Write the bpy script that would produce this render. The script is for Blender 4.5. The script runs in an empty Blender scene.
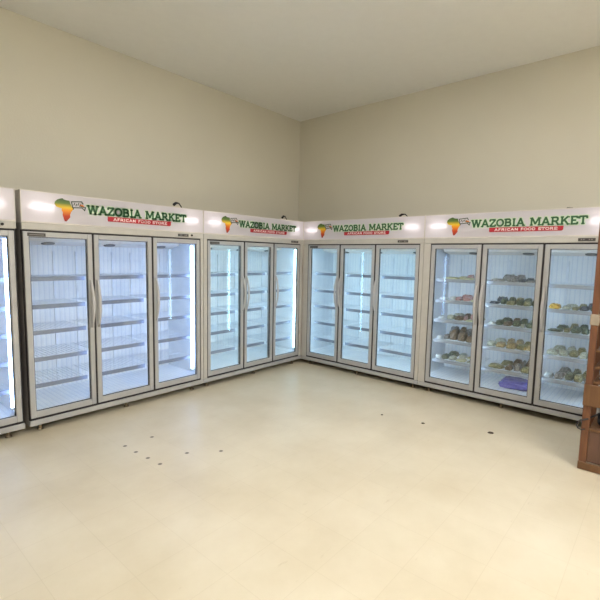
import bpy, bmesh, math, random
from mathutils import Vector, Matrix, noise

sc = bpy.context.scene
COL = sc.collection

# ------------------------------------------------------------------ camera
YAW, PITCH, ROLL, FPX = 0.7145, 0.1008, 0.0196, 426.25
cam_data = bpy.data.cameras.new('camera')
cam = bpy.data.objects.new('camera', cam_data)
COL.objects.link(cam)
cam_data.sensor_width = 36.0
cam_data.lens = FPX * 36.0 / 600.0
cam_data.clip_start = 0.05
F = Vector((math.cos(YAW) * math.cos(PITCH), math.sin(YAW) * math.cos(PITCH), -math.sin(PITCH)))
R0 = Vector((math.sin(YAW), -math.cos(YAW), 0))
U0 = R0.cross(F)
R1 = R0 * math.cos(ROLL) + U0 * math.sin(ROLL)
U1 = -R0 * math.sin(ROLL) + U0 * math.cos(ROLL)
m = Matrix((R1, U1, -F)).transposed().to_4x4()
m.translation = Vector((-4.5867, -3.9388, 1.5292))
cam.matrix_world = m
sc.camera = cam

# ------------------------------------------------------------------ world, exposure, light levels
world = bpy.data.worlds.new('world')
sc.world = world
world.use_nodes = True
bg = world.node_tree.nodes['Background']
bg.inputs[0].default_value = (1.0, 0.96, 0.9, 1)
bg.inputs[1].default_value = 0.3
sc.view_settings.view_transform = 'Standard'
sc.view_settings.look = 'None'
sc.view_settings.exposure = 0.0
sc.view_settings.gamma = 1.0
sc.view_settings.use_curve_mapping = False
sc.cycles.use_denoising = True
sc.cycles.max_bounces = 10
sc.cycles.transparent_max_bounces = 16
sc.cycles.caustics_reflective = False
sc.cycles.caustics_refractive = False

CEIL_LIGHT = 33.5          # strength of the ceiling lamps' diffusers
CEIL_COL = (1.0, 0.98, 0.955)
TUBE = {                  # strength and colour of the freezers' own light tubes
    1: (16.0, (0.42, 0.60, 1.0)),
    2: (16.0, (0.42, 0.60, 1.0)),
    3: (13.0, (0.54, 0.83, 1.0)),
    4: (15.0, (0.54, 0.83, 1.0)),
    5: (13.0, (0.58, 0.78, 1.0)),
}
HEADER_LAMP = 8.0
random.seed(5)


# ------------------------------------------------------------------ helpers
def new_mat(name):
    mt = bpy.data.materials.new(name)
    mt.use_nodes = True
    nt = mt.node_tree
    return mt, nt, nt.nodes['Principled BSDF']


def pmat(name, col, rough=0.5, metal=0.0, var=0.04, scale=12.0, coat=0.0, bump=0.0):
    mt, nt, b = new_mat(name)
    tc = nt.nodes.new('ShaderNodeTexCoord')
    nz = nt.nodes.new('ShaderNodeTexNoise')
    nz.inputs['Scale'].default_value = scale
    nz.inputs['Detail'].default_value = 4
    nt.links.new(tc.outputs['Object'], nz.inputs['Vector'])
    rp = nt.nodes.new('ShaderNodeValToRGB')
    lo = [max(0, c * (1 - var * 2)) for c in col]
    hi = [min(1, c * (1 + var * 2)) for c in col]
    rp.color_ramp.elements[0].position = 0.3
    rp.color_ramp.elements[1].position = 0.7
    rp.color_ramp.elements[0].color = (*lo, 1)
    rp.color_ramp.elements[1].color = (*hi, 1)
    nt.links.new(nz.outputs['Fac'], rp.inputs['Fac'])
    nt.links.new(rp.outputs['Color'], b.inputs['Base Color'])
    b.inputs['Roughness'].default_value = rough
    b.inputs['Metallic'].default_value = metal
    b.inputs['Coat Weight'].default_value = coat
    if bump:
        bp = nt.nodes.new('ShaderNodeBump')
        bp.inputs['Strength'].default_value = bump
        bp.inputs['Distance'].default_value = 0.01
        nt.links.new(nz.outputs['Fac'], bp.inputs['Height'])
        nt.links.new(bp.outputs['Normal'], b.inputs['Normal'])
    return mt


def emat(name, col, strength):
    mt = bpy.data.materials.new(name)
    mt.use_nodes = True
    nt = mt.node_tree
    nt.nodes.clear()
    o = nt.nodes.new('ShaderNodeOutputMaterial')
    e = nt.nodes.new('ShaderNodeEmission')
    e.inputs[0].default_value = (*col, 1)
    e.inputs[1].default_value = strength
    nt.links.new(e.outputs[0], o.inputs['Surface'])
    return mt


def box(bm, x0, x1, y0, y1, z0, z1, bev=0.0):
    vs = [bm.verts.new(p) for p in ((x0, y0, z0), (x1, y0, z0), (x1, y1, z0), (x0, y1, z0),
                                    (x0, y0, z1), (x1, y0, z1), (x1, y1, z1), (x0, y1, z1))]
    fs = [bm.faces.new([vs[i] for i in f]) for f in
          ((0, 3, 2, 1), (4, 5, 6, 7), (0, 1, 5, 4), (1, 2, 6, 5), (2, 3, 7, 6), (3, 0, 4, 7))]
    if bev:
        es = list({e for f in fs for e in f.edges})
        bmesh.ops.bevel(bm, geom=es, offset=bev, segments=1, affect='EDGES', profile=0.5)


def cyl(bm, p0, p1, r0, r1=None, n=10):
    r1 = r0 if r1 is None else r1
    p0, p1 = Vector(p0), Vector(p1)
    d = (p1 - p0).normalized()
    a = Vector((0, 0, 1)) if abs(d.z) < 0.9 else Vector((1, 0, 0))
    u = d.cross(a).normalized()
    v = d.cross(u)
    A, B = [], []
    for i in range(n):
        t = 2 * math.pi * i / n
        w = u * math.cos(t) + v * math.sin(t)
        A.append(bm.verts.new(p0 + w * r0))
        B.append(bm.verts.new(p1 + w * r1))
    for i in range(n):
        bm.faces.new((A[i], A[(i + 1) % n], B[(i + 1) % n], B[i]))
    bm.faces.new(A[::-1])
    bm.faces.new(B)


def sweep(bm, pts, ru, rv=None, n=8, taper=None):
    """tube along a polyline with an elliptical section"""
    rv = ru if rv is None else rv
    pts = [Vector(p) for p in pts]
    rings = []
    side = None
    for i, p in enumerate(pts):
        d = (pts[min(i + 1, len(pts) - 1)] - pts[max(i - 1, 0)]).normalized()
        if side is None:
            a = Vector((1, 0, 0)) if abs(d.x) < 0.9 else Vector((0, 0, 1))
            side = (a - d * a.dot(d)).normalized()
        else:
            side = (side - d * side.dot(d)).normalized()
        o = d.cross(side)
        k = taper[i] if taper else 1
        rings.append([bm.verts.new(p + side * math.cos(2 * math.pi * j / n) * ru * k
                                   + o * math.sin(2 * math.pi * j / n) * rv * k) for j in range(n)])
    for a, b in zip(rings, rings[1:]):
        for j in range(n):
            bm.faces.new((a[j], a[(j + 1) % n], b[(j + 1) % n], b[j]))
    bm.faces.new(rings[0][::-1])
    bm.faces.new(rings[-1])


def obj(name, bm, mat, parent=None, smooth=False, loc=None):
    me = bpy.data.meshes.new(name)
    bmesh.ops.recalc_face_normals(bm, faces=bm.faces[:])
    bm.to_mesh(me)
    bm.free()
    if mat:
        me.materials.append(mat)
    if smooth:
        for p in me.polygons:
            p.use_smooth = True
    o = bpy.data.objects.new(name, me)
    COL.objects.link(o)
    if parent:
        o.parent = parent
    if loc is not None:
        o.location = loc
    return o


def BM():
    return bmesh.new()


def thing(name, label, cat, loc, rz=0.0, group=None):
    o = bpy.data.objects.new(name, None)
    o.empty_display_size = 0.1
    COL.objects.link(o)
    o.location = loc
    o.rotation_euler = (0, 0, rz)
    o['label'] = label
    o['category'] = cat
    if group:
        o['group'] = group
    return o


def tag(o, label, cat, group=None):
    o['label'] = label
    o['category'] = cat
    if group:
        o['group'] = group
    return o


# ------------------------------------------------------------------ materials
def wall_mat():
    mt, nt, b = new_mat('beige_painted_wall')
    tc = nt.nodes.new('ShaderNodeTexCoord')
    n1 = nt.nodes.new('ShaderNodeTexNoise')
    n1.inputs['Scale'].default_value = 1.3
    n1.inputs['Detail'].default_value = 5
    nt.links.new(tc.outputs['Object'], n1.inputs['Vector'])
    rp = nt.nodes.new('ShaderNodeValToRGB')
    rp.color_ramp.elements[0].position = 0.3
    rp.color_ramp.elements[1].position = 0.7
    rp.color_ramp.elements[0].color = (0.635, 0.605, 0.515, 1)
    rp.color_ramp.elements[1].color = (0.655, 0.625, 0.53, 1)
    nt.links.new(n1.outputs['Fac'], rp.inputs['Fac'])
    nt.links.new(rp.outputs['Color'], b.inputs['Base Color'])
    n2 = nt.nodes.new('ShaderNodeTexNoise')
    n2.inputs['Scale'].default_value = 60
    nt.links.new(tc.outputs['Object'], n2.inputs['Vector'])
    bp = nt.nodes.new('ShaderNodeBump')
    bp.inputs['Strength'].default_value = 0.12
    bp.inputs['Distance'].default_value = 0.01
    nt.links.new(n2.outputs['Fac'], bp.inputs['Height'])
    nt.links.new(bp.outputs['Normal'], b.inputs['Normal'])
    b.inputs['Roughness'].default_value = 0.75
    return mt


HOLES = [(-2.785, -0.760), (-3.020, -0.761), (-3.013, -0.921), (-3.001, -1.078), (-2.989, -1.227), (-2.754, -1.220), (-2.552, -1.383)]


def floor_mat(holes):
    mt, nt, b = new_mat('cream_vinyl_floor')
    N, L = nt.nodes, nt.links
    tc = N.new('ShaderNodeTexCoord')
    geo = N.new('ShaderNodeNewGeometry')
    n1 = N.new('ShaderNodeTexNoise')
    n1.inputs['Scale'].default_value = 1.6
    n1.inputs['Detail'].default_value = 6
    n1.inputs['Roughness'].default_value = 0.6
    L.new(geo.outputs['Position'], n1.inputs['Vector'])
    rp = N.new('ShaderNodeValToRGB')
    e = rp.color_ramp.elements
    e[0].position, e[0].color = 0.28, (0.60, 0.525, 0.385, 1)
    e[1].position, e[1].color = 0.72, (0.71, 0.645, 0.51, 1)
    L.new(n1.outputs['Fac'], rp.inputs['Fac'])
    # vinyl tiles: very faint seams
    br = N.new('ShaderNodeTexBrick')
    br.offset = 0.0
    br.inputs['Scale'].default_value = 1.0
    br.inputs['Brick Width'].default_value = 0.305
    br.inputs['Row Height'].default_value = 0.305
    br.inputs['Mortar Size'].default_value = 0.0018
    br.inputs['Color1'].default_value = (1, 1, 1, 1)
    br.inputs['Color2'].default_value = (0.985, 0.985, 0.98, 1)
    br.inputs['Mortar'].default_value = (0.93, 0.92, 0.90, 1)
    L.new(geo.outputs['Position'], br.inputs['Vector'])
    mx = N.new('ShaderNodeMix')
    mx.data_type = 'RGBA'
    mx.blend_type = 'MULTIPLY'
    mx.inputs['Factor'].default_value = 1
    L.new(rp.outputs['Color'], mx.inputs[6])
    L.new(br.outputs['Color'], mx.inputs[7])
    # scuffs
    mp = N.new('ShaderNodeMapping')
    mp.inputs['Scale'].default_value = (2.2, 9, 1)
    mp.inputs['Rotation'].default_value = (0, 0, 0.7)
    L.new(geo.outputs['Position'], mp.inputs['Vector'])
    n2 = N.new('ShaderNodeTexNoise')
    n2.inputs['Scale'].default_value = 2.4
    n2.inputs['Detail'].default_value = 9
    n2.inputs['Roughness'].default_value = 0.7
    L.new(mp.outputs['Vector'], n2.inputs['Vector'])
    rp2 = N.new('ShaderNodeValToRGB')
    rp2.color_ramp.elements[0].position = 0.63
    rp2.color_ramp.elements[1].position = 0.74
    rp2.color_ramp.elements[0].color = (0, 0, 0, 1)
    rp2.color_ramp.elements[1].color = (0.45, 0.45, 0.45, 1)
    L.new(n2.outputs['Fac'], rp2.inputs['Fac'])
    mx2 = N.new('ShaderNodeMix')
    mx2.data_type = 'RGBA'
    L.new(rp2.outputs['Color'], mx2.inputs['Factor'])
    L.new(mx.outputs[2], mx2.inputs[6])
    mx2.inputs[7].default_value = (0.42, 0.33, 0.21, 1)
    last = mx2.outputs[2]
    # old bolt holes left in the vinyl
    for (hx, hy) in holes:
        vd = N.new('ShaderNodeVectorMath')
        vd.operation = 'DISTANCE'
        L.new(geo.outputs['Position'], vd.inputs[0])
        vd.inputs[1].default_value = (hx, hy, 0)
        lt = N.new('ShaderNodeMapRange')
        lt.inputs['From Min'].default_value = 0.011
        lt.inputs['From Max'].default_value = 0.019
        lt.inputs['To Min'].default_value = 0.85
        lt.inputs['To Max'].default_value = 0.0
        L.new(vd.outputs['Value'], lt.inputs['Value'])
        mh = N.new('ShaderNodeMix')
        mh.data_type = 'RGBA'
        L.new(lt.outputs['Result'], mh.inputs['Factor'])
        L.new(last, mh.inputs[6])
        mh.inputs[7].default_value = (0.07, 0.05, 0.035, 1)
        last = mh.outputs[2]
    L.new(last, b.inputs['Base Color'])
    b.inputs['Roughness'].default_value = 0.38
    b.inputs['Specular IOR Level'].default_value = 0.35
    bp = N.new('ShaderNodeBump')
    bp.inputs['Strength'].default_value = 0.08
    bp.inputs['Distance'].default_value = 0.01
    L.new(n1.outputs['Fac'], bp.inputs['Height'])
    L.new(bp.outputs['Normal'], b.inputs['Normal'])
    return mt


def glass_mat(name, ior=1.5):
    mt = bpy.data.materials.new(name)
    mt.use_nodes = True
    nt = mt.node_tree
    nt.nodes.clear()
    N, L = nt.nodes, nt.links
    o = N.new('ShaderNodeOutputMaterial')
    t = N.new('ShaderNodeBsdfTransparent')
    t.inputs[0].default_value = (0.965, 0.985, 0.985, 1)
    g = N.new('ShaderNodeBsdfGlossy')
    g.inputs['Roughness'].default_value = 0.03
    g.inputs[0].default_value = (1, 1, 1, 1)
    f = N.new('ShaderNodeFresnel')
    f.inputs['IOR'].default_value = ior
    mx = N.new('ShaderNodeMixShader')
    gm = N.new('ShaderNodeNewGeometry')          # same reflectance on both faces of the pane
    mr = N.new('ShaderNodeMapRange')
    mr.inputs['To Min'].default_value = ior
    mr.inputs['To Max'].default_value = 1.0 / ior
    L.new(gm.outputs['Backfacing'], mr.inputs['Value'])
    L.new(mr.outputs['Result'], f.inputs['IOR'])
    L.new(f.outputs[0], mx.inputs[0])
    L.new(t.outputs[0], mx.inputs[1])
    L.new(g.outputs[0], mx.inputs[2])
    L.new(mx.outputs[0], o.inputs['Surface'])
    return mt


def liner_mat():
    """white perforated back panel and liner of a freezer"""
    mt, nt, b = new_mat('white_ribbed_liner')
    N, L = nt.nodes, nt.links
    tc = N.new('ShaderNodeTexCoord')
    wv = N.new('ShaderNodeTexWave')
    wv.wave_type = 'BANDS'
    wv.bands_direction = 'X'
    wv.inputs['Scale'].default_value = 7.0
    wv.inputs['Distortion'].default_value = 0.0
    L.new(tc.outputs['Object'], wv.inputs['Vector'])
    rp = N.new('ShaderNodeValToRGB')
    rp.color_ramp.elements[0].position = 0.0
    rp.color_ramp.elements[1].position = 0.22
    rp.color_ramp.elements[0].color = (0.70, 0.75, 0.82, 1)
    rp.color_ramp.elements[1].color = (0.82, 0.85, 0.88, 1)
    L.new(wv.outputs['Color'], rp.inputs['Fac'])
    n1 = N.new('ShaderNodeTexNoise')
    n1.inputs['Scale'].default_value = 5.0
    n1.inputs['Detail'].default_value = 4
    L.new(tc.outputs['Object'], n1.inputs['Vector'])
    r2 = N.new('ShaderNodeValToRGB')
    r2.color_ramp.elements[0].position = 0.35
    r2.color_ramp.elements[1].position = 0.65
    r2.color_ramp.elements[0].color = (0.90, 0.92, 0.95, 1)
    r2.color_ramp.elements[1].color = (1, 1, 1, 1)
    L.new(n1.outputs['Fac'], r2.inputs['Fac'])
    mx = N.new('ShaderNodeMix')
    mx.data_type = 'RGBA'
    mx.blend_type = 'MULTIPLY'
    mx.inputs['Factor'].default_value = 1
    L.new(rp.outputs['Color'], mx.inputs[6])
    L.new(r2.outputs['Color'], mx.inputs[7])
    L.new(mx.outputs[2], b.inputs['Base Color'])
    b.inputs['Roughness'].default_value = 0.35
    bp = N.new('ShaderNodeBump')
    bp.inputs['Strength'].default_value = 0.15
    bp.inputs['Distance'].default_value = 0.004
    L.new(wv.outputs['Color'], bp.inputs['Height'])
    L.new(bp.outputs['Normal'], b.inputs['Normal'])
    return mt


def sheet_mat():
    """milky acrylic face of the lit header"""
    mt = bpy.data.materials.new('milky_acrylic')
    mt.use_nodes = True
    nt = mt.node_tree
    nt.nodes.clear()
    N, L = nt.nodes, nt.links
    o = N.new('ShaderNodeOutputMaterial')
    d = N.new('ShaderNodeBsdfDiffuse')
    d.inputs[0].default_value = (0.74, 0.71, 0.76, 1)
    t = N.new('ShaderNodeBsdfTranslucent')
    t.inputs[0].default_value = (0.86, 0.82, 0.86, 1)
    g = N.new('ShaderNodeBsdfGlossy')
    g.inputs['Roughness'].default_value = 0.25
    n = N.new('ShaderNodeTexNoise')
    n.inputs['Scale'].default_value = 4
    tc = N.new('ShaderNodeTexCoord')
    L.new(tc.outputs['Object'], n.inputs['Vector'])
    mr = N.new('ShaderNodeMapRange')
    mr.inputs['To Min'].default_value = 0.36
    mr.inputs['To Max'].default_value = 0.44
    L.new(n.outputs['Fac'], mr.inputs['Value'])
    m1 = N.new('ShaderNodeMixShader')
    L.new(mr.outputs['Result'], m1.inputs[0])
    L.new(d.outputs[0], m1.inputs[1])
    L.new(t.outputs[0], m1.inputs[2])
    m2 = N.new('ShaderNodeMixShader')
    m2.inputs[0].default_value = 0.05
    L.new(m1.outputs[0], m2.inputs[1])
    L.new(g.outputs[0], m2.inputs[2])
    L.new(m2.outputs[0], o.inputs['Surface'])
    return mt


def africa_mat():
    mt, nt, b = new_mat('green_to_red_print')
    N, L = nt.nodes, nt.links
    tc = N.new('ShaderNodeTexCoord')
    sp = N.new('ShaderNodeSeparateXYZ')
    L.new(tc.outputs['Generated'], sp.inputs[0])
    rp = N.new('ShaderNodeValToRGB')
    cr = rp.color_ramp
    cr.elements[0].position, cr.elements[0].color = 0.0, (0.26, 0.015, 0.012, 1)
    cr.elements[1].position, cr.elements[1].color = 1.0, (0.03, 0.075, 0.03, 1)
    for p, c in ((0.25, (0.48, 0.05, 0.01)), (0.45, (0.74, 0.24, 0.01)), (0.60, (0.74, 0.48, 0.03)), (0.78, (0.12, 0.19, 0.035))):
        e = cr.elements.new(p)
        e.color = (*c, 1)
    L.new(sp.outputs['Z'], rp.inputs['Fac'])
    L.new(rp.outputs['Color'], b.inputs['Base Color'])
    b.inputs['Roughness'].default_value = 0.4
    return mt


def wood_mat(name, c0, c1):
    mt, nt, b = new_mat(name)
    N, L = nt.nodes, nt.links
    tc = N.new('ShaderNodeTexCoord')
    mp = N.new('ShaderNodeMapping')
    mp.inputs['Scale'].default_value = (18, 18, 2)
    L.new(tc.outputs['Object'], mp.inputs['Vector'])
    n = N.new('ShaderNodeTexNoise')
    n.inputs['Scale'].default_value = 2
    n.inputs['Detail'].default_value = 6
    n.inputs['Distortion'].default_value = 1.2
    L.new(mp.outputs['Vector'], n.inputs['Vector'])
    rp = N.new('ShaderNodeValToRGB')
    rp.color_ramp.elements[0].position = 0.3
    rp.color_ramp.elements[1].position = 0.7
    rp.color_ramp.elements[0].color = (*c0, 1)
    rp.color_ramp.elements[1].color = (*c1, 1)
    L.new(n.outputs['Fac'], rp.inputs['Fac'])
    L.new(rp.outputs['Color'], b.inputs['Base Color'])
    b.inputs['Roughness'].default_value = 0.5
    return mt


def food_mat(name, ca, cb, cc, scale=4.5):
    """frosted clear plastic packet with mottled food showing through"""
    mt, nt, b = new_mat(name)
    N, L = nt.nodes, nt.links
    tc = N.new('ShaderNodeTexCoord')
    oi = N.new('ShaderNodeObjectInfo')
    ad = N.new('ShaderNodeVectorMath')
    ad.operation = 'ADD'
    L.new(tc.outputs['Object'], ad.inputs[0])
    L.new(oi.outputs['Location'], ad.inputs[1])
    n = N.new('ShaderNodeTexNoise')
    n.inputs['Scale'].default_value = scale
    n.inputs['Detail'].default_value = 5
    n.inputs['Roughness'].default_value = 0.6
    L.new(ad.outputs[0], n.inputs['Vector'])
    rp = N.new('ShaderNodeValToRGB')
    cr = rp.color_ramp
    cr.elements[0].position, cr.elements[0].color = 0.36, (*ca, 1)
    cr.elements[1].position, cr.elements[1].color = 0.66, (*cc, 1)
    e = cr.elements.new(0.5)
    e.color = (*cb, 1)
    L.new(n.outputs['Fac'], rp.inputs['Fac'])
    L.new(rp.outputs['Color'], b.inputs['Base Color'])
    b.inputs['Roughness'].default_value = 0.3
    b.inputs['Coat Weight'].default_value = 0.5
    b.inputs['Coat Roughness'].default_value = 0.15
    bp = N.new('ShaderNodeBump')
    bp.inputs['Strength'].default_value = 0.5
    bp.inputs['Distance'].default_value = 0.01
    L.new(n.outputs['Fac'], bp.inputs['Height'])
    L.new(bp.outputs['Normal'], b.inputs['Normal'])
    return mt


M = {
    'wall': wall_mat(),
    'floor': floor_mat(HOLES),
    'ceiling': pmat('white_ceiling', (0.86, 0.86, 0.84), 0.9, 0, .005),
    'frame': pmat('grey_painted_frame', (0.42, 0.42, 0.425), 0.35, 0.15, 0.02),
    'strip': pmat('beige_painted_trim', (0.47, 0.45, 0.415), 0.4, 0.0, 0.02),
    'case': pmat('white_header_case', (0.70, 0.66, 0.62), 0.5, 0, 0.02),
    'shell': pmat('grey_steel_shell', (0.42, 0.40, 0.38), 0.5, 0.2, 0.02),
    'black': pmat('black_rubber', (0.016, 0.013, 0.016), 0.6),
    'plate': pmat('dark_grey_plate', (0.06, 0.055, 0.05), 0.35),
    'plate_line': pmat('pale_grey_print', (0.30, 0.29, 0.27), 0.5),
    'foot': pmat('zinc_foot', (0.24, 0.19, 0.13), 0.4, 0.6),
    'handle': pmat('pale_grey_plastic', (0.47, 0.46, 0.46), 0.4),
    'wire': pmat('white_coated_wire', (0.74, 0.79, 0.86), 0.4),
    'rail': pmat('blue_grey_price_rail', (0.21, 0.24, 0.33), 0.5),
    'stock_rail': pmat('pale_grey_price_rail', (0.30, 0.32, 0.36), 0.5),
    'liner': liner_mat(),
    'glass': glass_mat('clear_glass'),
    'sheet': sheet_mat(),
    'africa': africa_mat(),
    'green': pmat('dark_green_print', (0.035, 0.125, 0.05), 0.4, 0, 0.03),
    'halo': pmat('pale_green_print', (0.66, 0.80, 0.60), 0.4, 0, 0.02),
    'red': pmat('red_print', (0.40, 0.016, 0.03), 0.4, 0, 0.03),
    'white_print': pmat('pale_pink_print', (0.85, 0.70, 0.70), 0.4, 0, 0.02),
    'ink': pmat('dark_green_ink', (0.02, 0.05, 0.03), 0.4),
    'orange': pmat('orange_print', (0.80, 0.25, 0.05), 0.4),
    'wood': wood_mat('orange_brown_wood', (0.10, 0.036, 0.016), (0.16, 0.064, 0.026)),
    'wood_light': wood_mat('golden_brown_wood', (0.115, 0.052, 0.020), (0.155, 0.074, 0.028)),
    'wood_dark': wood_mat('reddish_brown_board', (0.085, 0.042, 0.028), (0.12, 0.060, 0.038)),
}


# ------------------------------------------------------------------ the room
def struct(name, bm, mat):
    o = obj(name, bm, mat)
    o['kind'] = 'structure'
    return o


WX, WY, CZ = 0.82, 0.82, 3.72
X0, Y0 = -8.0, -8.5
b = BM(); box(b, X0, WX, Y0, WY, -0.1, 0.0); struct('floor', b, M['floor'])
b = BM(); box(b, X0 - .1, WX + .1, Y0 - .1, WY + .1, CZ, CZ + 0.1); struct('ceiling', b, M['ceiling'])
b = BM(); box(b, X0 - .1, WX, WY, WY + 0.1, -.1, CZ); struct('wall_left', b, M['wall'])
b = BM(); box(b, WX, WX + 0.1, Y0 - .1, WY + .1, -.1, CZ); struct('wall_right', b, M['wall'])
b = BM(); box(b, X0 - 0.1, X0, Y0, WY, -.1, CZ); struct('wall_rear', b, M['wall'])
b = BM(); box(b, X0 - 0.1, WX, Y0 - 0.1, Y0, -.1, CZ); struct('wall_front', b, M['wall'])

lamp_mat = emat('lit_lamp_diffuser', CEIL_COL, CEIL_LIGHT)
lamp_spots = [(-2.5, -2.5, 'ceiling lamp nearest the corner where the two freezer rows meet'),
              (-2.8, -6.0, 'ceiling lamp over the aisle beside the wooden rack'),
              (-2.2, -7.7, 'ceiling lamp at the far end of the row along the right wall'),
              (-4.6, -5.9, 'ceiling lamp behind the camera, on the side of the leftmost freezers'),
              (-4.4, -7.7, 'ceiling lamp in the middle of the rearmost lamp row'),
              (-6.6, -7.7, 'ceiling lamp in the rear corner farthest from the freezers')]
for i, (lx, ly, lab) in enumerate(lamp_spots):
    t = thing('ceiling_lamp', lab, 'lamp', (lx, ly, CZ), 0, 'ceiling lamps above the shop floor')
    b = BM(); box(b, -0.62, 0.62, -0.32, 0.32, -0.06, 0.0, 0.008); obj('housing', b, M['case'], t)
    b = BM(); box(b, -0.58, 0.58, -0.28, 0.28, -0.072, -0.061, 0.003); obj('diffuser', b, lamp_mat, t)

# ------------------------------------------------------------------ stroke lettering
G = {  # strokes on a unit-high cell: width, polylines (x, y, ...), serif spots
    'W': (1.25, [[(.10, 1), (.36, 0)], [(.36, 0), (.62, 1)], [(.62, 1), (.88, 0)], [(.88, 0), (1.14, 1)]], [(.10, 1), (.62, 1), (1.14, 1)]),
    'A': (1.02, [[(.14, 0), (.50, 1)], [(.50, 1), (.88, 0)], [(.27, .33), (.75, .33)]], [(.14, 0), (.88, 0)]),
    'Z': (.84, [[(.10, .93), (.74, .93)], [(.74, .93), (.12, .07)], [(.12, .07), (.76, .07)], [(.10, .93), (.10, .72)], [(.76, .07), (.76, .28)]], []),
    'O': (.98, [[(.49 + .38 * math.cos(a * math.pi / 8), .5 + .43 * math.sin(a * math.pi / 8)) for a in range(17)]], []),
    'B': (.90, [[(.20, 0), (.20, 1)], [(.20, .93), (.58, .93), (.70, .84), (.70, .64), (.58, .53), (.20, .53)],
                [(.58, .53), (.74, .44), (.76, .20), (.62, .07), (.20, .07)]], [(.17, 0), (.17, 1)]),
    'I': (.50, [[(.25, 0), (.25, 1)]], [(.25, 0), (.25, 1)]),
    'M': (1.22, [[(.18, 0), (.18, 1)], [(.22, 1), (.60, .2)], [(.60, .2), (.98, 1)], [(1.03, 0), (1.03, 1)]], [(.18, 0), (.16, 1), (1.03, 0), (1.05, 1)]),
    'R': (.98, [[(.20, 0), (.20, 1)], [(.20, .93), (.60, .93), (.73, .84), (.73, .60), (.60, .47), (.20, .47)], [(.52, .47), (.84, 0)]], [(.18, 0), (.17, 1), (.86, 0)]),
    'K': (1.0, [[(.20, 0), (.20, 1)], [(.80, 1), (.26, .42)], [(.44, .58), (.84, 0)]], [(.20, 0), (.20, 1), (.80, 1), (.85, 0)]),
    'E': (.84, [[(.20, 0), (.20, 1)], [(.10, .93), (.72, .93)], [(.20, .5), (.58, .5)], [(.10, .07), (.74, .07)], [(.72, .93), (.72, .74)], [(.74, .07), (.74, .28)]], []),
    'T': (.90, [[(.45, 0), (.45, 1)], [(.08, .93), (.82, .93)], [(.08, .93), (.08, .70)], [(.82, .93), (.82, .70)]], [(.45, 0)]),
    'F': (.78, [[(.20, 0), (.20, 1)], [(.20, .93), (.70, .93)], [(.20, .5), (.58, .5)]], []),
    'C': (.90, [[(.78, .78), (.62, .92), (.38, .92), (.18, .74), (.14, .5), (.18, .26), (.38, .08), (.62, .08), (.78, .22)]], []),
    'N': (.92, [[(.18, 0), (.18, 1)], [(.20, 1), (.74, 0)], [(.76, 0), (.76, 1)]], []),
    'D': (.90, [[(.20, 0), (.20, 1)], [(.20, .93), (.52, .93), (.72, .76), (.76, .5), (.72, .24), (.52, .07), (.20, .07)]], []),
    'S': (.80, [[(.70, .80), (.56, .93), (.28, .93), (.15, .78), (.20, .60), (.58, .42), (.68, .25), (.56, .07), (.26, .07), (.12, .20)]], []),
    ' ': (.55, [], []),
}


def bar2d(bm, a, c, w, y, ext=0.0, th=0.0012):
    (ax, az), (cx, cz) = a, c
    dx, dz = cx - ax, cz - az
    L = math.hypot(dx, dz) or 1e-6
    ux, uz = dx / L, dz / L
    ax -= ux * ext; az -= uz * ext; cx += ux * ext; cz += uz * ext
    px, pz = -uz * w / 2, ux * w / 2
    q = [(ax + px, az + pz), (cx + px, cz + pz), (cx - px, cz - pz), (ax - px, az - pz)]
    f = [bm.verts.new((x, y, z)) for x, z in q]
    k = [bm.verts.new((x, y + th, z)) for x, z in q]
    bm.faces.new(f)
    bm.faces.new(k[::-1])
    for i in range(4):
        bm.faces.new((f[i], k[i], k[(i + 1) % 4], f[(i + 1) % 4]))


def lettering(bm, text, x0, x1, z0, h, sw, y, serif=True, grow=0.0):
    tot = sum(G[c][0] for c in text)
    s = (x1 - x0) / tot
    x = x0
    for c in text:
        wd, pls, srf = G[c]
        for pl in pls:
            for a, d in zip(pl, pl[1:]):
                bar2d(bm, (x + a[0] * s, z0 + a[1] * h), (x + d[0] * s, z0 + d[1] * h), sw * s + grow, y, 0.03 * s + grow / 2)
        if serif:
            for (sx, sz) in srf:
                zz = z0 + (0.07 if sz < .5 else .93) * h
                bar2d(bm, (x + (sx - .17) * s, zz), (x + (sx + .17) * s, zz), .16 * h + grow, y, grow / 2)
        x += wd * s


AFRICA = [(.28, .97), (.42, 1.0), (.50, .95), (.62, .93), (.78, .92), (.82, .80), (.90, .66), (1.0, .62), (.96, .54),
          (.84, .41), (.79, .29), (.80, .20), (.68, .08), (.60, 0), (.50, .0), (.46, .10), (.40, .28), (.42, .38),
          (.36, .48), (.36, .56), (.22, .58), (.08, .62), (0, .74), (.04, .84), (.14, .92)]


def prism(bm, pts, y, th=0.0015):
    f = [bm.verts.new((x, y, z)) for x, z in pts]
    k = [bm.verts.new((x, y + th, z)) for x, z in pts]
    bm.faces.new(f)
    bm.faces.new(k[::-1])
    n = len(pts)
    for i in range(n):
        bm.faces.new((f[i], k[i], k[(i + 1) % n], f[(i + 1) % n]))


# ------------------------------------------------------------------ glass-door freezers
ZT = 2.08
SHELF_Z = [1.362, 1.122, 0.898, 0.663, 0.430]


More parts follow.
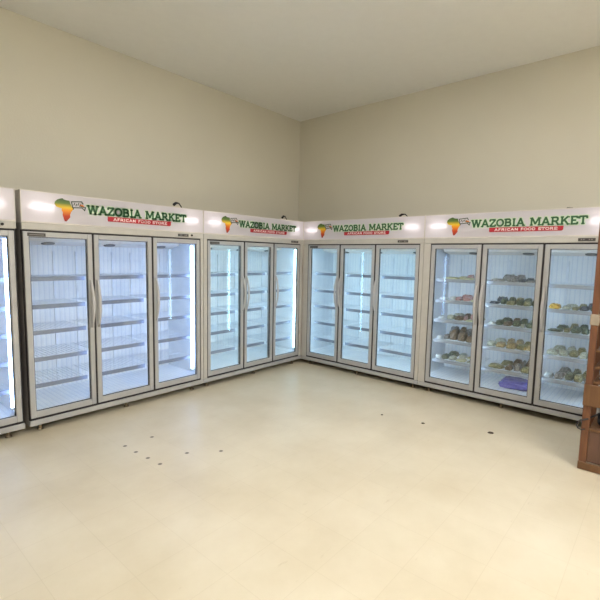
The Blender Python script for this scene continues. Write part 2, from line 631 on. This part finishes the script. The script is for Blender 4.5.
def freezer(num, label, loc, rz, W, doors, disp, knob, badge, cord):
    t = thing('display_freezer', label, 'freezer', loc, rz, 'glass door display freezers in the corner of the shop')
    D = 0.70
    xl, xr = 0.03, W - 0.03
    # outer shell
    b = BM()
    box(b, 0.002, xl, 0.045, D, 0.12, 1.80)
    box(b, xr, W - .002, 0.045, D, 0.12, 1.80)
    box(b, xl, xr, D - 0.03, D, 0.12, 1.80)
    box(b, xl, xr, 0.045, D - .03, 0.12, 0.20)
    box(b, 0.002, W - .002, 0.045, D, 1.80, 1.822)
    box(b, xl, xr, 0.045, D - .03, 1.745, 1.80)
    obj('cabinet_body', b, M['shell'], t)
    # front frame: posts beside the doors and the strip over them
    b = BM()
    if doors[0][0] > 0.02:
        box(b, 0.001, doors[0][0] - 0.006, 0.0, 0.045, 0.178, 1.766, 0.002)
    if W - doors[-1][1] > 0.02:
        box(b, doors[-1][1] + 0.006, W - 0.001, 0.0, 0.045, 0.178, 1.766, 0.002)
    box(b, 0.001, W - 0.001, -0.004, 0.045, 1.767, 1.822, 0.002)
    obj('front_frame', b, M['strip'], t)
    b = BM(); box(b, 0.001, W - 0.001, 0.0, 0.04, 0.128, 0.174, 0.003); obj('kick_panel', b, M['frame'], t)
    # liner
    b = BM()
    box(b, xl + .001, xr - .001, D - 0.045, D - 0.032, 0.24, 1.744)
    box(b, xl + .001, xl + .012, 0.05, D - .045, 0.24, 1.744)
    box(b, xr - .012, xr - .001, 0.05, D - .045, 0.24, 1.744)
    box(b, xl + .012, xr - .012, 0.05, D - .045, 1.725, 1.744)
    box(b, xl + .001, xr - .001, 0.05, D - .045, 0.201, 0.24)
    obj('liner', b, M['liner'], t)
    # shelf uprights with slots
    for (a, c) in doors:
        for ux in (a + 0.10, c - 0.10):
            b = BM()
            box(b, ux - .012, ux + .012, D - .058, D - .046, 0.26, 1.60, .002)
            obj('shelf_upright', b, M['wire'], t)
    # mullions between the bays
    for (d0, d1) in zip(doors, doors[1:]):
        mx_ = (d0[1] + d1[0]) / 2
        b = BM(); box(b, mx_ - 0.03, mx_ + 0.03, 0.045, 0.085, 0.20, 1.744, .003); mu = obj('mullion', b, M['frame'], t)
        b = BM(); box(b, mx_ - 0.014, mx_ + 0.014, 0.086, 0.091, 0.32, 1.68); obj('light_strip', b, tube_m[num], mu)
    # end tubes
    ends = [(doors[-1][1] - (0.020 if num == 3 else 0.045), 0.070 if num == 3 else 0.095)]
    if num != 2:
        ends.append((0.062, 0.066))
    for tx, ty in ends:
        b = BM()
        cyl(b, (tx, ty, 0.30), (tx, ty, 1.69), 0.014, n=10)
        lt = obj('light_tube', b, tube_m[num], t, True)
        for z in (0.285, 1.69):
            b = BM(); box(b, tx - .018, tx + .018, ty - .018, ty + .018, z, z + .015, .002)
            obj('lamp_holder', b, M['case'], lt)
    # evaporator cover with fan guards under the roof of the liner
    b = BM()
    prof = [(0.34, 1.724), (0.34, 1.685), (0.52, 1.655), (D - .048, 1.655), (D - .048, 1.724)]
    A = [b.verts.new((xl + .06, y, z)) for y, z in prof]
    B = [b.verts.new((xr - .06, y, z)) for y, z in prof]
    b.faces.new(A); b.faces.new(B[::-1])
    for i in range(5):
        b.faces.new((A[i], B[i], B[(i + 1) % 5], A[(i + 1) % 5]))
    ev = obj('evaporator_cover', b, M['case'], t)
    for (a, c) in doors[:]:
        fx = a + 0.60 * (c - a)
        b = BM()
        nrm = Vector((0, -0.030, -0.18)).normalized()
        ctr = Vector((fx, 0.43, 1.670))
        cyl(b, ctr, ctr + nrm * 0.010, 0.058, 0.052, n=20)
        obj('fan_guard', b, M['plate'], ev)
    # shelves
    for (a, c) in doors:
        for z in SHELF_Z:
            s0, s1 = a + 0.022, c - 0.022
            b = BM()
            n = 15
            for k in range(n):
                x = s0 + (s1 - s0) * (k + .5) / n
                box(b, x - .0017, x + .0017, 0.15, D - .062, z + .004, z + .008)
            for y in (0.155, 0.38, D - .066):
                box(b, s0, s1, y - .003, y + .003, z - .002, z + .004)
            sh = obj('shelf', b, M['wire'], t)
            b = BM(); box(b, s0, s1, 0.136, 0.149, z - .023, z + .013, .002)
            obj('price_rail', b, M['stock_rail' if num == 5 else 'rail'], sh)
    # doors
    for i, (a, c) in enumerate(doors):
        z0, z1 = 0.194, 1.752
        a, c = a + .003, c - .003
        sw = 0.042
        b = BM()
        box(b, a, a + sw, 0.0, 0.032, z0, z1, .004)
        box(b, c - sw, c, 0.0, 0.032, z0, z1, .004)
        box(b, a + sw, c - sw, 0.001, 0.031, z0, z0 + .052, .002)
        box(b, a + sw, c - sw, 0.001, 0.031, z1 - .043, z1, .002)
        dr = obj('door', b, M['frame'], t)
        b = BM()
        box(b, a + sw + .0005, c - sw - .0005, 0.010, 0.014, z0 + .0525, z1 - .0435)
        obj('glass_pane', b, M['glass'], dr)
        b = BM()
        g = 0.006
        for (p, q, r, s) in ((a - g, a + .010, z0 - .018, z1 + .014), (c - .010, c + g, z0 - .018, z1 + .014),
                             (a + .010, c - .010, z0 - .018, z0 + .010), (a + .010, c - .010, z1 - .010, z1 + .014)):
            box(b, p, q, 0.0325, 0.044, r, s)
        # rubber lip standing in the gap round the door
        for (p, q, r, s) in ((a - .0070, a - .0006, z0 - .018, z1 + .013), (c + .0006, c + .0070, z0 - .018, z1 + .013),
                             (a - .0005, c + .0005, z0 - .018, z0 - .001), (a - .0005, c + .0005, z1 + .001, z1 + .013)):
            box(b, p, q, 0.003, 0.0324, r, s)
        # dark spacer round the glass
        for (p, q, r, s) in ((a + sw - .001, a + sw + .007, z0 + .054, z1 - .045), (c - sw - .007, c - sw + .001, z0 + .054, z1 - .045),
                             (a + sw, c - sw, z0 + .050, z0 + .056), (a + sw, c - sw, z1 - .047, z1 - .043)):
            box(b, p, q, 0.016, 0.028, r, s)
        obj('gasket', b, M['black'], dr)
        hx = c - 0.021 if i == 0 else a + 0.021
        b = BM()
        pts, tp = [], []
        for k in range(15):
            u = k / 14
            pts.append((hx, -0.004 - 0.048 * math.sin(math.pi * u) ** 0.7, 0.915 + 0.43 * u))
            tp.append(0.6 + 0.4 * math.sin(math.pi * u))
        sweep(b, pts, 0.014, 0.008, 10, tp)
        obj('handle', b, M['handle'], dr, True)
        if badge and i == 0:
            b = BM(); box(b, a + .030, a + .165, -0.004, 0.0, 1.714, 1.742, .002); bd = obj('badge', b, M['plate'], dr)
            b = BM(); box(b, a + .045, a + .150, -0.0052, -0.0041, 1.725, 1.729); obj('badge_stripe', b, M['plate_line'], bd)
    # header: case, milky front sheet, lamps and print
    b = BM()
    y0, y1 = -0.004, 0.13
    box(b, 0.001, 0.006, y0, y1, 1.824, ZT)
    box(b, W - .006, W - .001, y0, y1, 1.824, ZT)
    box(b, .006, W - .006, y0, y1, 1.824, 1.834)
    box(b, .006, W - .006, y0, y1, ZT - .006, ZT)
    box(b, .006, W - .006, y1 - .006, y1, 1.834, ZT - .006)
    hd = obj('header_case', b, M['case'], t)
    b = BM()
    box(b, 0.001, W - 0.001, y1, D, 1.824, 2.03, .004)
    obj('machine_cover', b, M['shell'], t)
    b = BM()
    v = [b.verts.new(p) for p in ((.0065, 0.0, 1.835), (W - .0065, 0.0, 1.835), (W - .0065, 0.0, ZT - .0065), (.0065, 0.0, ZT - .0065))]
    b.faces.new(v)
    sign = obj('header_sign', b, M['sheet'], t)
    for hx in (0.155, W - 0.16):
        b = BM(); cyl(b, (hx - .085, .030, 1.957), (hx + .085, .030, 1.957), .010, n=10)
        obj('header_lamp', b, head_m, hd, True)
    b = BM(); prism(b, [(.250 + x * .152, 1.852 + z * .192) for x, z in AFRICA], -0.0022); obj('continent_logo', b, M['africa'], sign)
    # shopping trolley drawn in outline beside the continent
    b = BM()
    for a, c in (((.385, 2.022), (.470, 2.030)), ((.385, 2.022), (.392, 1.975)), ((.392, 1.972), (.470, 1.978)), ((.468, 2.030), (.480, 2.012)),
                 ((.462, 1.990), (.500, 1.980)), ((.500, 1.985), (.492, 1.955)), ((.470, 1.978), (.492, 1.957)), ((.398, 1.965), (.398, 1.960))):
        bar2d(b, a, c, .0075, -0.0040, .003)
    for cx_, cz_ in ((.408, 2.003), (.424, 1.997), (.441, 2.005), (.455, 1.996)):
        bar2d(b, (cx_ - .005, cz_ - .010), (cx_ + .004, cz_ + .012), .006, -0.0040)
    obj('trolley_outline', b, M['ink'], sign)
    b = BM()
    prism(b, [(.450, 2.006), (.478, 2.004), (.492, 1.992), (.474, 1.984), (.452, 1.990)], -0.0036, .001)
    obj('trolley_goods', b, M['orange'], sign)
    b = BM(); lettering(b, 'WAZOBIA MARKET', .515, 1.535, 1.932, .074, .225, -0.0018, True, .013); obj('lettering_outline', b, M['halo'], sign)
    b = BM(); lettering(b, 'WAZOBIA MARKET', .515, 1.535, 1.932, .074, .205, -0.0034); obj('lettering', b, M['green'], sign)
    b = BM()
    prism(b, [(.700, 1.878), (1.338, 1.878), (1.350, 1.888), (1.352, 1.923), (.696, 1.923), (.694, 1.890)], -0.0030, .002)
    bn = obj('red_banner', b, M['red'], sign)
    b = BM(); lettering(b, 'AFRICAN FOOD STORE', .745, 1.305, 1.888, .025, .17, -0.0046, False); obj('small_lettering', b, M['white_print'], bn)
    # controls
    if disp:
        b = BM(); box(b, disp[0], disp[1], -0.008, -0.0045, 1.780, 1.807, .001); dp = obj('temperature_display', b, M['plate'], t)
        b = BM()
        for u in (.16, .30, .62, .76):
            x = disp[0] + u * (disp[1] - disp[0])
            box(b, x, x + .009, -0.0092, -0.0081, 1.789, 1.799)
        obj('display_digits', b, M['plate_line'], dp)
    if knob:
        b = BM(); cyl(b, (knob, -0.0045, 1.797), (knob, -0.014, 1.797), .011, n=14); obj('lock', b, M['black'], t)
    # feet
    for fx in (0.10, W * .5, W - 0.10):
        for fy in (0.09, D - 0.08):
            b = BM()
            cyl(b, (fx, fy, 0.070), (fx, fy, 0.119), .013, n=10)
            cyl(b, (fx, fy, 0.060), (fx, fy, 0.071), .026, .022, n=14)
            obj('leg', b, M['foot'], t)
    # flex standing up behind the header
    cx_, ch = cord
    b = BM()
    pts = [(cx_ - .05, .20, 2.032 + ch * .93), (cx_ - .02, .205, 2.048 + ch), (cx_ + .02, .21, 2.050 + ch), (cx_ + .05, .215, 2.03 + ch * .9),
           (cx_ + .075, .22, 2.03 + ch * .55), (cx_ + .09, .23, 2.029)]
    sweep(b, pts, .006, .006, 8, [2.6, 2.3, 1.1, 1, 1, 1])
    obj('power_cord', b, M['black'], t, True)
    for ch in t.children_recursive:            # heights above were taken 6 cm too high
        ch.data.transform(Matrix.Translation((0, 0, -0.06)))
    return t


tube_m = {k: emat('freezer_tube_light', v[1], v[0]) for k, v in TUBE.items()}
head_m = emat('header_lamp_light', (1.0, 0.95, 0.97), HEADER_LAMP)
std = [(.055, .600), (.608, 1.150), (1.158, 1.745)]
freezer(1, 'leftmost white-lit glass-door freezer, cut off by the left edge of the photo', (-5.245, 0, 0), 0, 1.755,
        [(.04, .58), (.59, 1.15), (1.16, 1.742)], (1.42, 1.55), 1.66, False, (1.4, .08))
freezer(2, 'empty three-door freezer with bright blue-white light, second from the left', (-3.455, 0, 0), 0, 1.755,
        [(.006, .553), (.563, 1.135), (1.147, 1.712)], (1.43, 1.56), 1.60, True, (1.565, .10))
freezer(3, 'empty three-door freezer on the left wall, its right end meeting the room corner', (-1.698, 0, 0), 0, 1.697,
        [(.055, .600), (.612, 1.112), (1.124, 1.634)], (1.44, 1.585), None, True, (1.52, .10))
freezer(4, 'empty three-door freezer on the right wall, its left end meeting the room corner', (0, -.002, 0), -math.pi / 2, 1.80,
        [(.095, .628), (.640, 1.163), (1.175, 1.748)], (1.471, 1.606), None, True, (1.42, .08))
freezer(5, 'rightmost three-door freezer, its shelves stocked with packets of frozen food', (0, -1.804, 0), -math.pi / 2, 1.80,
        [(.085, .632), (.642, 1.200), (1.212, 1.752)], (1.474, 1.606), None, False, (1.36, .05))

# ------------------------------------------------------------------ packets of frozen food in the rightmost freezer
def lump_mesh(name, seed, mat, square=0.50, rough=0.17):
    bm = BM()
    bmesh.ops.create_icosphere(bm, subdivisions=4, radius=1)
    off = Vector((seed * 3.7, seed * 1.3, seed * 2.1))
    for v in bm.verts:
        p = v.co.copy()
        q = Vector([math.copysign(abs(c) ** square, c) for c in p])
        k = 1 + rough * noise.noise(p * 1.6 + off) + rough * 1.1 * noise.noise(p * 4.2 + off) + rough * 1.3 * noise.noise(p * 8.5 + off)
        q *= k
        # crimped bag ends
        e = max(0, abs(q.x) - .72)
        q.z *= 1 - min(.85, e * 2.2)
        if q.z < -.55:
            q.z = -.55 + (q.z + .55) * .12
        v.co = q
    zmin = min(v.co.z for v in bm.verts)
    mx_, my_ = max(abs(v.co.x) for v in bm.verts), max(abs(v.co.y) for v in bm.verts)
    for v in bm.verts:
        v.co.z -= zmin
        v.co.x /= mx_
        v.co.y /= my_
    me = bpy.data.meshes.new(name)
    bm.to_mesh(me)
    bm.free()
    me.materials.append(mat)
    for p in me.polygons:
        p.use_smooth = True
    return me


FM = {
    'cream': food_mat('pale_yellow_packet', (.40, .40, .20), (.62, .60, .36), (.75, .74, .55)),
    'pink': food_mat('pink_meat_packet', (.35, .10, .10), (.55, .30, .28), (.70, .62, .60)),
    'brown': food_mat('brown_fish_packet', (.05, .03, .018), (.16, .10, .055), (.30, .24, .17)),
    'grey': food_mat('grey_fish_packet', (.09, .09, .095), (.22, .21, .20), (.42, .42, .42)),
    'dark': food_mat('dark_blue_grey_packet', (.015, .02, .03), (.04, .05, .07), (.20, .22, .26)),
    'leaf': food_mat('dark_green_leaf_packet', (.012, .025, .012), (.05, .075, .035), (.24, .28, .20)),
    'olive': food_mat('olive_packet', (.10, .10, .035), (.24, .22, .09), (.42, .40, .26)),
    'tan': food_mat('tan_packet', (.17, .11, .04), (.33, .24, .09), (.52, .44, .26)),
    'pale': food_mat('pale_green_packet', (.24, .26, .18), (.42, .44, .34), (.62, .64, .58)),
    'white': food_mat('frosted_white_packet', (.45, .50, .50), (.66, .70, .72), (.82, .84, .85)),
    'yellow': food_mat('yellow_packet', (.22, .10, .01), (.62, .34, .02), (.85, .62, .12), 3),
    'blue': food_mat('violet_blue_bag', (.10, .09, .42), (.14, .13, .55), (.22, .22, .66), 2),
}
LUMPS = {k: [lump_mesh('food_packet', i * 7 + j * 3 + 1, mt) for j in range(3)] for i, (k, mt) in enumerate(FM.items())}
WORDS = {'cream': 'pale yellow', 'pink': 'pink and white', 'brown': 'dark brown', 'grey': 'grey', 'dark': 'blue-black', 'leaf': 'dark green leafy',
         'olive': 'olive green', 'tan': 'yellow-brown', 'pale': 'pale greenish', 'white': 'frosted white', 'yellow': 'bright yellow'}
SH = ['top', 'second', 'third', 'fourth', 'fifth']
DN = ['left', 'middle', 'right']
FY = -1.804
doors5 = [(.085, .632), (.642, 1.200), (1.212, 1.752)]
# (door, shelf): (kind, position across the bay 0..1, depth row, half width, half depth, height, turn)
stock = {
    (0, 0): [('cream', .30, .20, .12, .07, .030, 0), ('cream', .58, .21, .11, .07, .028, .3), ('pink', .52, .33, .07, .06, .055, .2)],
    (0, 1): [('white', .14, .20, .07, .07, .035, .4), ('white', .30, .28, .08, .06, .050, .1), ('pink', .46, .22, .08, .07, .050, .2), ('pink', .64, .24, .09, .06, .062, -.3),
             ('cream', .84, .22, .09, .06, .030, 0), ('white', .80, .38, .07, .06, .070, .4)],
    (0, 2): [('white', .12, .20, .06, .06, .035, .2), ('pale', .28, .26, .09, .06, .060, .5), ('brown', .48, .24, .09, .07, .058, 0), ('pink', .66, .27, .08, .07, .065, .4),
             ('cream', .70, .19, .13, .04, .024, 0), ('cream', .90, .24, .06, .06, .030, .1)],
    (0, 3): [('white', .10, .19, .05, .05, .040, .1), ('grey', .22, .24, .08, .08, .065, .5), ('brown', .38, .25, .10, .09, .135, .2), ('brown', .58, .24, .11, .08, .115, -.2),
             ('brown', .76, .23, .10, .08, .085, .3), ('grey', .64, .38, .11, .08, .130, .3), ('brown', .92, .24, .06, .08, .085, .6)],
    (0, 4): [('white', .08, .19, .05, .05, .050, 0), ('leaf', .22, .22, .08, .06, .062, .3), ('pale', .38, .22, .08, .06, .052, -.2), ('cream', .60, .21, .10, .06, .032, 0),
             ('pale', .82, .22, .09, .06, .026, .2)],
    (1, 0): [('grey', .20, .21, .11, .05, .035, 0), ('grey', .40, .24, .11, .07, .075, -.3), ('dark', .62, .21, .07, .05, .045, .1), ('grey', .78, .22, .07, .05, .028, 0),
             ('dark', .92, .22, .06, .05, .040, .2)],
    (1, 1): [('dark', .12, .20, .08, .05, .032, 0), ('leaf', .28, .24, .08, .07, .070, .4), ('olive', .44, .21, .10, .06, .050, -.4), ('leaf', .60, .25, .09, .07, .070, .2),
             ('olive', .76, .21, .10, .06, .060, .5), ('leaf', .92, .24, .08, .07, .078, .1)],
    (1, 2): [('white', .10, .20, .05, .05, .035, .3), ('leaf', .24, .22, .08, .06, .062, .2), ('brown', .40, .22, .09, .06, .052, 0), ('leaf', .56, .24, .09, .06, .070, -.2),
             ('pale', .70, .20, .07, .05, .042, .6), ('leaf', .90, .22, .09, .06, .066, .1)],
    (1, 3): [('pale', .12, .21, .07, .06, .055, .3), ('tan', .30, .20, .10, .06, .060, 0), ('tan', .50, .21, .10, .07, .072, .3), ('olive', .66, .22, .08, .06, .062, -.2),
             ('yellow', .80, .18, .035, .03, .040, .2), ('tan', .88, .24, .09, .06, .058, 0)],
    (1, 4): [('olive', .28, .20, .12, .06, .052, 0), ('brown', .48, .21, .10, .06, .055, .2), ('grey', .64, .24, .10, .07, .085, .3), ('olive', .82, .21, .11, .07, .072, 0),
             ('brown', .80, .36, .12, .07, .120, .1)],
    (2, 1): [('yellow', .14, .20, .075, .06, .062, -.35), ('pale', .32, .22, .09, .06, .042, 0), ('olive', .46, .22, .08, .06, .038, .2), ('dark', .62, .22, .09, .06, .050, -.3),
             ('leaf', .78, .24, .09, .07, .065, .1), ('dark', .92, .22, .08, .06, .060, .4)],
    (2, 2): [('leaf', .16, .20, .10, .05, .030, 0), ('olive', .34, .23, .08, .06, .045, .2), ('leaf', .50, .24, .09, .07, .070, -.2), ('leaf', .68, .22, .09, .06, .058, .4),
             ('olive', .86, .22, .10, .06, .050, 0)],
    (2, 3): [('pale', .12, .22, .09, .07, .060, .2), ('pale', .32, .22, .10, .07, .065, 0), ('olive', .50, .24, .09, .07, .072, -.3), ('pale', .68, .22, .09, .07, .068, .1),
             ('pale', .86, .22, .09, .07, .058, .3)],
    (2, 4): [('white', .10, .21, .07, .06, .050, .2), ('grey', .28, .22, .10, .07, .070, 0), ('leaf', .44, .24, .09, .07, .080, .3), ('olive', .62, .22, .09, .07, .078, -.2),
             ('grey', .82, .22, .10, .07, .072, .2)],
}
NUM = {2: 'two', 3: 'three', 4: 'four', 5: 'five', 6: 'six', 7: 'seven'}
ORD = ['leftmost', 'second', 'third', 'fourth', 'fifth', 'sixth', 'seventh']
for (d, s), items in stock.items():
    a, c = doors5[d]
    lo, hi = a + .03, c - .03
    lay = []
    extra = []
    for p, q in zip(items, items[1:]):
        if p[2] < .3 and q[2] < .3 and p[0] not in ('yellow', 'white'):
            extra.append((p[0], (p[1] + q[1]) / 2, .37, .085, .055, max(p[5], q[5]) * 1.05, .3))
    items = items + extra
    for (kind, u, dep, hw, hd_, ht, rot) in items:
        x = min(max(lo + u * (hi - lo), lo + hw * .8), hi - hw * .8)
        if dep < .3:
            dep, hd_ = min(dep, .245), min(hd_, .068)
        else:
            dep, hd_ = .395, min(hd_, .065)
        lay.append([kind, x, dep, hw, hd_, ht, rot])
    # keep neighbours in one row from running into each other
    for row in ([q for q in lay if q[2] < .3], [q for q in lay if q[2] >= .3]):
        row.sort(key=lambda q: q[1])
        for _ in range(14):
            for p, q in zip(row, row[1:]):
                gap = q[1] - p[1] - .965 * (p[3] + q[3])
                if gap < 0:
                    p[3] += gap * .3
                    q[3] += gap * .3
                    p[1] += gap * .22
                    q[1] -= gap * .22
                elif gap > .004 and 'white' not in (p[0], q[0]):
                    if p[3] < .15:
                        p[3] += gap * .12
                    if q[3] < .15:
                        q[3] += gap * .12
            for q in row:
                q[1] = min(max(q[1], lo + q[3]), hi - q[3])
    for j, (kind, x, dep, hw, hd_, ht, rot) in enumerate(lay):
        me = LUMPS[kind][(j + s + d) % 3]
        o = bpy.data.objects.new('food_packet', me)
        COL.objects.link(o)
        o.location = (dep + .035, FY - x, SHELF_Z[s] - .0515)
        o.rotation_euler = (0, 0, -math.pi / 2 + rot * .12)
        zm = max(v.co.z for v in me.vertices)
        o.scale = (hw, hd_, ht / zm * (.88 if dep < .3 else .95))
        alike = sorted(q[1] for q in lay if q[0] == kind)
        place = 'on the %s shelf, %s door, rightmost freezer' % (SH[s], DN[d])
        if len(alike) == 1:
            lab = 'single %s packet %s' % (WORDS[kind], place)
        else:
            k = alike.index(x)
            lab = '%s of the %s %s packets %s' % ('rightmost' if k == len(alike) - 1 else ORD[k], NUM[len(alike)], WORDS[kind], place)
        tag(o, lab, 'food packet', 'food packets on the %s shelf behind the %s door' % (SH[s], DN[d]))
o = obj('plastic_bag', BM(), None)
me = LUMPS['blue'][1]
o.data = me
zm = max(v.co.z for v in me.vertices)
o.location = (.32, FY - .975, .181)
o.rotation_euler = (0, 0, -math.pi / 2 + .03)
o.scale = (.185, .13, .095 / zm)
tag(o, 'long violet-blue plastic bag lying on the floor of the rightmost freezer, below its middle shelves', 'bag')

# ------------------------------------------------------------------ wooden rack at the right edge
RX, RY = -0.91, -3.527
rk = thing('wooden_rack', 'orange-brown wooden display rack at the right edge of the photo', 'rack', (RX, RY, 0))
RL, RD = 1.1, 0.42
for (y, x) in ((0, 0), (-RL + .045, 0), (0, RD - .045), (-RL + .045, RD - .045)):
    b = BM()
    box(b, x, x + .045, y - .047, y, 0.0, .49, .003)
    box(b, x + .002, x + .043, y - .044, y - .002, .4905, 1.90, .003)
    obj('post', b, M['wood'], rk)
b = BM(); box(b, -.014, -.001, -RL, 0.003, .488, .648, .003); obj('apron_board', b, M['wood_light'], rk)
b = BM(); box(b, -.012, -.001, -RL, 0.002, .004, .062, .003); obj('base_board', b, M['wood_light'], rk)
b = BM(); box(b, .010, .022, -RL + .05, -.049, .062, .296, .002); obj('lower_panel', b, M['wood_dark'], rk)
for z in (.300, .655, .765, .885, 1.08, 1.38, 1.68):
    b = BM(); box(b, .004, RD - .002, -RL + .0495, -.0495, z, z + .018, .002); obj('shelf', b, M['wood_light'], rk)
b = BM(); box(b, -.004, .052, -.052, .004, 1.08, 1.16, .006); tp_ = obj('tape_wrap', b, pmat('cream_tape', (.30, .25, .19), .6), rk)
tp_['label'] = 'cream tape wrapped round the front post'

PK = [
    (.6735, .062, 'white', 'white packet on the low rack shelf just above the apron board'),
    (.783, .050, 'leaf', 'dark green packet on the rack shelf second above the apron board'),
    (.903, .085, 'pale', 'pale packet on the rack shelf below the cream tape'),
]
for z, h, k, lab in PK:
    me = LUMPS[k][0]
    o = bpy.data.objects.new('grocery_packet', me)
    COL.objects.link(o)
    zm = max(v.co.z for v in me.vertices)
    o.location = (RX + .16, RY - .145, z + .0005)
    o.scale = (.10, .085, h / zm)
    o.rotation_euler = (0, 0, .1)
    tag(o, lab, 'packet')
red_m = pmat('orange_red_card', (.50, .10, .03), .45)
b = BM()
box(b, -.05, .05, -.045, .045, 0, .052, .004)
o = obj('grocery_box', b, red_m, loc=(RX + .12, RY - .30, .9035)); tag(o, 'small orange-red box on the rack shelf below the cream tape', 'box')
# black bag on the lower shelf with its strap hanging out past the post
bag = thing('black_bag', 'black bag with a looped strap on the lowest shelf of the wooden rack', 'bag', (RX + .16, RY - .21, .3185))
me = lump_mesh('bag_body', 91, pmat('black_bag_cloth', (.012, .013, .022), .45, 0, .1, 30, 0, .5), .7, .22)
o = bpy.data.objects.new('bag_body', me); COL.objects.link(o); o.parent = bag; o.scale = (.14, .145, .085)
b = BM()
pts = [(-.02, .12, .085), (-.10, .150, .080), (-.172, .180, .070), (-.176, .215, .055), (-.176, .232, .030), (-.176, .238, .010), (-.176, .228, -.008), (-.176, .205, -.014), (-.172, .185, -.006)]
sweep(b, pts, .005, .008, 8)
obj('strap', b, M['black'], bag, True)

# ------------------------------------------------------------------ scraps on the floor
scrap_m = pmat('dark_brown_scrap', (.06, .04, .025), .7)
for (x, y, s, lab) in ((-0.686, -2.840, .8, 'larger flat dark scrap on the floor in front of the rightmost freezer'),
                       (-0.904, -2.299, .5, 'tiny dark scrap on the floor near the joint of the two right-hand freezers'),
                       (-0.982, -1.908, .35, 'tiny brown scrap on the open floor before the freezer right of the corner')):
    b = BM()
    pts = []
    n = 9
    for i in range(n):
        a = 2 * math.pi * i / n
        r = (.018 + .008 * random.random()) * s
        pts.append((math.cos(a) * r * 1.1, math.sin(a) * r * 1.6))
    lo_ = [b.verts.new((p[0], p[1], 0.0005)) for p in pts]
    up_ = [b.verts.new((p[0] * .8, p[1] * .8, .004 + .004 * random.random())) for p in pts]
    b.faces.new(lo_[::-1]); b.faces.new(up_)
    for i in range(n):
        b.faces.new((lo_[i], lo_[(i + 1) % n], up_[(i + 1) % n], up_[i]))
    o = obj('floor_scrap', b, scrap_m, loc=(x, y, 0)); o.rotation_euler = (0, 0, .6)
    tag(o, lab, 'scrap')
